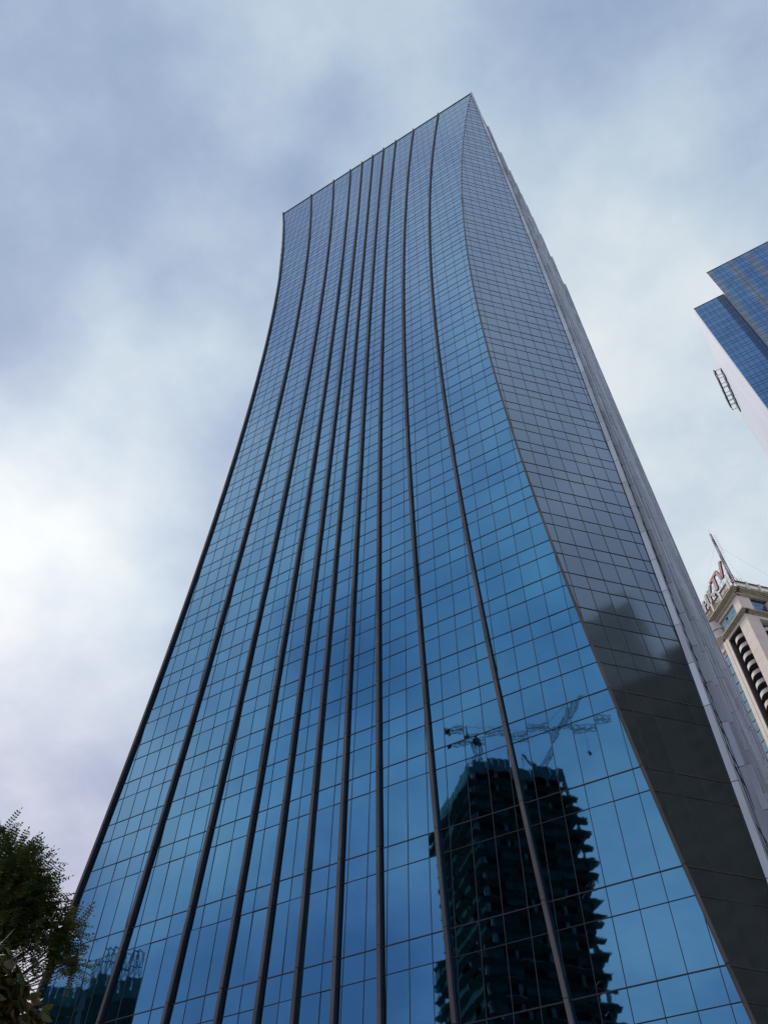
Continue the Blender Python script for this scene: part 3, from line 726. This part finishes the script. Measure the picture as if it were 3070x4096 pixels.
for k, (s0, s1, h) in enumerate(((.6, 4.6, 5.6), (5.0, 8.6, 5.2))):
    p = A + ea2 * s0; q = A + ea2 * s1
    n = 4
    for i in range(n):
        a = p + (q - p) * (i / n); b = p + (q - p) * ((i + 1) / n)
        m.bar(a + Z_ * (58.5 + h), b + Z_ * (58.5 + h * .9), .10); m.bar(a + Z_ * 58.5, b + Z_ * (58.5 + h * .9), .08); m.bar(b + Z_ * 58.5, a + Z_ * (58.5 + h), .08)
        m.bar(a + Z_ * 58.5, a + Z_ * (58.5 + h), .12); m.bar(a + Z_ * (58.5 + h * .5), b + Z_ * (58.5 + h * .45), .10)
    m.bar(q + Z_ * 58.5, q + Z_ * (58.5 + h * .9), .1)
m.build('roof_truss', M['mullion'], u2)
c1 = thing('tower_crane', 'hammerhead tower crane with a level jib, mirrored above the netted tower', 'crane', (-64.2, -63.8, 106))
m = MB(); lattice(m, (-64.2, -63.8, 104), (-64.2, -63.8, 116), .8, 9, .13, .07); m.build('mast', M['mullion'], c1)
jd = Vector((29.5, -11.0, -.4)).normalized()
J = Vector((-64.2, -63.8, 116.3)); m = MB(); lattice(m, J, J + jd * 31, .55, 24, .09, .05); m.build('jib', M['mullion'], c1)
m = MB(); lattice(m, J - jd * 7, J, .5, 6, .1, .06); m.build('counter_jib', M['mullion'], c1)
m = MB(); m.obox(J - jd * 6.5, jd, Vector((jd.y, -jd.x, 0)), Z_, (-.5, -.4, -1.0), (.6, .4, .4)); m.build('counterweight', M['void'], c1)
m = MB(); m.box((-64.9, -64.5, 115.4), (-63.6, -63.2, 116.9)); m.build('cab', M['void'], c1)
m = MB(); m.bar(J, J + Z_ * 3.2, .35, r2=.15); m.bar(J + Z_ * 3.2, J + jd * 18 + Z_ * .5, .04); m.bar(J + Z_ * 3.2, J - jd * 6.5, .04); m.build('tower_head', M['mullion'], c1)
m = MB(); q = J + jd * 25; m.bar(q, q - Z_ * 6, .03); m.box((q.x - .3, q.y - .3, q.z - 7), (q.x + .3, q.y + .3, q.z - 6)); m.build('hook', M['void'], c1)
c2 = thing('tower_crane', 'luffing crane with its jib raised steeply, mirrored above the netted tower', 'crane', (-54.6, -77.5, 106))
B2 = Vector((-54.6, -77.0, 106)); m = MB(); lattice(m, B2, B2 + Z_ * 5, .8, 4, .13, .07); m.build('mast', M['mullion'], c2)
m = MB(); lattice(m, B2 + Z_ * 5, Vector((-42.0, -80.4, 131.0)), .5, 20, .09, .05); m.build('jib', M['mullion'], c2)
m = MB(); m.bar(B2 + Z_ * 5, (-58.4, -76.4, 118.5), .22); m.bar((-58.4, -76.4, 118.5), (-59.0, -76.4, 111.5), .09); m.bar((-58.4, -76.4, 118.5), (-42.2, -80.4, 130.8), .035); m.build('back_stay', M['mullion'], c2)
m = MB(); m.box((-60.6, -77.6, 109.2), (-57.2, -75.4, 112)); m.box((-56.5, -78, 110), (-53.0, -76, 111.6)); m.build('machine_deck', M['void'], c2)
def plain_tower(x0, y0, x1, y1, top, wallm, label, seed, win='windark'):
    t_ = thing('high_rise', label, 'building', ((x0 + x1) / 2, (y0 + y1) / 2, G)); rnd = random.Random(seed)
    m = MB(); m.box((x0, y0, G), (x1, y1, top)); m.build('wall', wallm, t_)
    for k in range(int(top / 3.4) - 1):
        z = 2 + k * 3.4; m = MB(); n = int((y1 - y0) / 2.6)
        for i in range(n):
            a = y0 + .5 + i * (y1 - y0 - 1) / n; m.poly([(x0 - .02, a + 2.0, z), (x0 - .02, a, z), (x0 - .02, a, z + 1.9), (x0 - .02, a + 2.0, z + 1.9)])
        m.build('window_row', M[win], t_)
    m = MB(); m.box((x0 - .3, y0 - .3, top), (x1 + .3, y1 + .3, top + .8)); m.box((x0 + 3, y0 + 4, top + .8), (x0 + 12, y0 + 12, top + 5)); m.build('roof', wallm, t_)
    return t_
plain_tower(62, 12, 86, 37.2, 128, M['olive'], 'olive grey high rise right of the camera, mirrored in the angled corner glass', 1, 'winpale')
bw = plain_tower(60, 40.0, 86, 62, 109, M['brownc'], 'lower brown high rise right of the camera, mirrored low in the angled corner glass', 2)
m = MB(); m.box((63, 37.25, G), (85, 39.95, 96)); m.build('link_block', M['brownc'], bw)
plain_tower(50, 10, 58, 43, 95, M['brownc'], 'low dark brown block in front of the olive high rise, darkening the corner glass', 3)

# ------------------------------------------------------------------ trees at the lower left
def leafquad(m, base, d, up, ln, wd, mi=0, cup=.0):
    s = d.cross(up).normalized() * wd; t = base + d * ln; mid = base + d * ln * .45
    m.poly([base, mid + s + up * cup, t, mid - s + up * cup], mi)
def rdir(rnd):
    z = rnd.uniform(-1, 1); a = rnd.uniform(0, 6.283); r = math.sqrt(1 - z * z); return Vector((r * math.cos(a), r * math.sin(a), z))
def pinnate(m, p, d, rnd, n=9, ln=.40, ll=.066, lw=.0165):
    d = d.normalized(); up = Vector((0, 0, 1)); side = d.cross(up)
    if side.length < .1: side = Vector((1, 0, 0))
    side.normalize(); droop = rnd.uniform(.1, .5); q = p.copy(); dd = d.copy()
    for k in range(n):
        dd = (dd + Vector((0, 0, -droop / n))).normalized(); qn = q + dd * (ln / n)
        m.poly([q + side * .003, qn + side * .003, qn - side * .003, q - side * .003])
        for sg in (1, -1):
            l_ = (side * sg + dd * .35 + Vector((0, 0, -.15))).normalized(); nn = l_.cross(dd * sg).normalized()
            leafquad(m, q, l_, nn, ll * rnd.uniform(.8, 1.1), lw)
        q = qn
    leafquad(m, q, dd, dd.orthogonal().normalized(), ll, lw)
rnd = random.Random(5)
t1 = thing('rain_tree', 'dark green tree with feathery compound leaves, at the lower left edge', 'tree', (-13.6, 5.6, G))
blobs = [(-11.92, 7.35, 7.30, .38, 45), (-11.82, 7.55, 7.05, .48, 60), (-11.86, 7.44, 6.68, .9, 150), (-11.62, 7.85, 6.63, .42, 60), (-11.54, 7.95, 6.75, .22, 12), (-11.58, 7.88, 6.15, .55, 42),
         (-11.22, 8.37, 6.43, .28, 18), (-11.24, 8.35, 6.15, .30, 22), (-11.05, 8.59, 5.95, .18, 12), (-12.07, 7.1, 7.8, .12, 4), (-12.2, 7.0, 5.8, 1.1, 95),
         (-13.4, 6.2, 7.35, 1.35, 150), (-13.6, 5.0, 6.4, 1.6, 130), (-12.7, 6.2, 5.6, 1.2, 100), (-14.8, 6.5, 6.8, 1.5, 90), (-13.2, 7.9, 6.6, 1.3, 90), (-15, 4.6, 7.2, 1.4, 80)]
m = MB()
for bx, by, bz, br, cnt in blobs:
    c = Vector((bx, by, bz))
    for _ in range(int(cnt * 3.1)):
        d = rdir(rnd); p = c + d * br * (rnd.random() ** .45) * Vector((1, 1, .9)).length / 1.68
        o_ = (d + rdir(rnd) * .8 + Vector((.1, .1, .1))).normalized()
        pinnate(m, p - o_ * .12, o_, rnd)
cr_ = m.build('crown', M['leaf'], t1)
m = MB(); B0 = Vector((-13.6, 5.6, G)); f0 = Vector((-13.5, 5.8, 3.6))
m.bar(B0, B0 + Vector((.1, .05, 2.4)), .24, n=10, r2=.19); m.bar(B0 + Vector((.1, .05, 2.4)), f0, .19, n=10, r2=.15)
m.build('trunk', M['bark'], t1)
for bx, by, bz, br, cnt in blobs:
    c = Vector((bx, by, bz)); m = MB(); pts = [f0]
    for k in range(1, 6): pts.append(f0.lerp(c, k / 5) + rdir(rnd) * .14 + Vector((0, 0, -.25 * math.sin(math.pi * k / 5))))
    for k in range(5): m.bar(pts[k], pts[k + 1], .07 * (1 - k / 6), n=6, r2=.07 * (1 - (k + 1) / 6))
    for k in range(int(6 + cnt / 12)):
        q = c + rdir(rnd) * br * .85; a = pts[rnd.choice((3, 4, 5))]; mid = a.lerp(q, .5) + rdir(rnd) * .08
        m.bar(a, mid, .014, n=4, r2=.009); m.bar(mid, q, .009, n=4, r2=.004)
    m.build('limb', M['bark'], t1)
t2 = thing('broadleaf_tree', 'bronze tinged tree with broad leaves, in the bottom left corner', 'tree', (-9.2, 4.4, G))
bl2 = [(-7.95, 5.22, 3.80, .34, 90), (-7.80, 5.42, 3.62, .26, 60), (-7.72, 5.52, 3.38, .24, 55), (-8.05, 5.1, 3.4, .5, 160), (-7.62, 5.66, 3.50, .10, 8), (-8.7, 4.7, 3.7, .8, 220), (-9.3, 4.3, 3.3, .9, 200), (-8.3, 4.8, 2.8, .7, 160)]
m = MB()
for bx, by, bz, br, cnt in bl2:
    c = Vector((bx, by, bz))
    for _ in range(cnt):
        p = c + rdir(rnd) * br * (rnd.random() ** .5)
        for k in range(3):
            d = (rdir(rnd) + Vector((0, 0, -.45))).normalized(); up = (d.orthogonal().normalized() + rdir(rnd) * .6).normalized()
            ln = rnd.uniform(.12, .22); s = d.cross(up).normalized(); up = s.cross(d); w_ = ln * .24
            m.poly([p, p + d * ln * .3 + s * w_ + up * .008, p + d * ln * .7 + s * w_ * .8 - up * .004, p + d * ln - up * .02, p + d * ln * .7 - s * w_ * .8 - up * .004, p + d * ln * .3 - s * w_ + up * .008])
m.build('crown', M['leafred'], t2)
m = MB(); B0 = Vector((-9.2, 4.4, G)); f0 = Vector((-9.1, 4.5, 1.9)); m.bar(B0, f0, .12, n=9, r2=.09); m.build('trunk', M['bark'], t2)
for bx, by, bz, br, cnt in bl2:
    c = Vector((bx, by, bz)); m = MB(); mid = f0.lerp(c, .5) + rdir(rnd) * .12
    m.bar(f0, mid, .04, n=6, r2=.028); m.bar(mid, c, .028, n=6, r2=.012)
    for k in range(8): m.bar(c, c + rdir(rnd) * br * .9, .008, r2=.004)
    m.build('limb', M['bark'], t2)
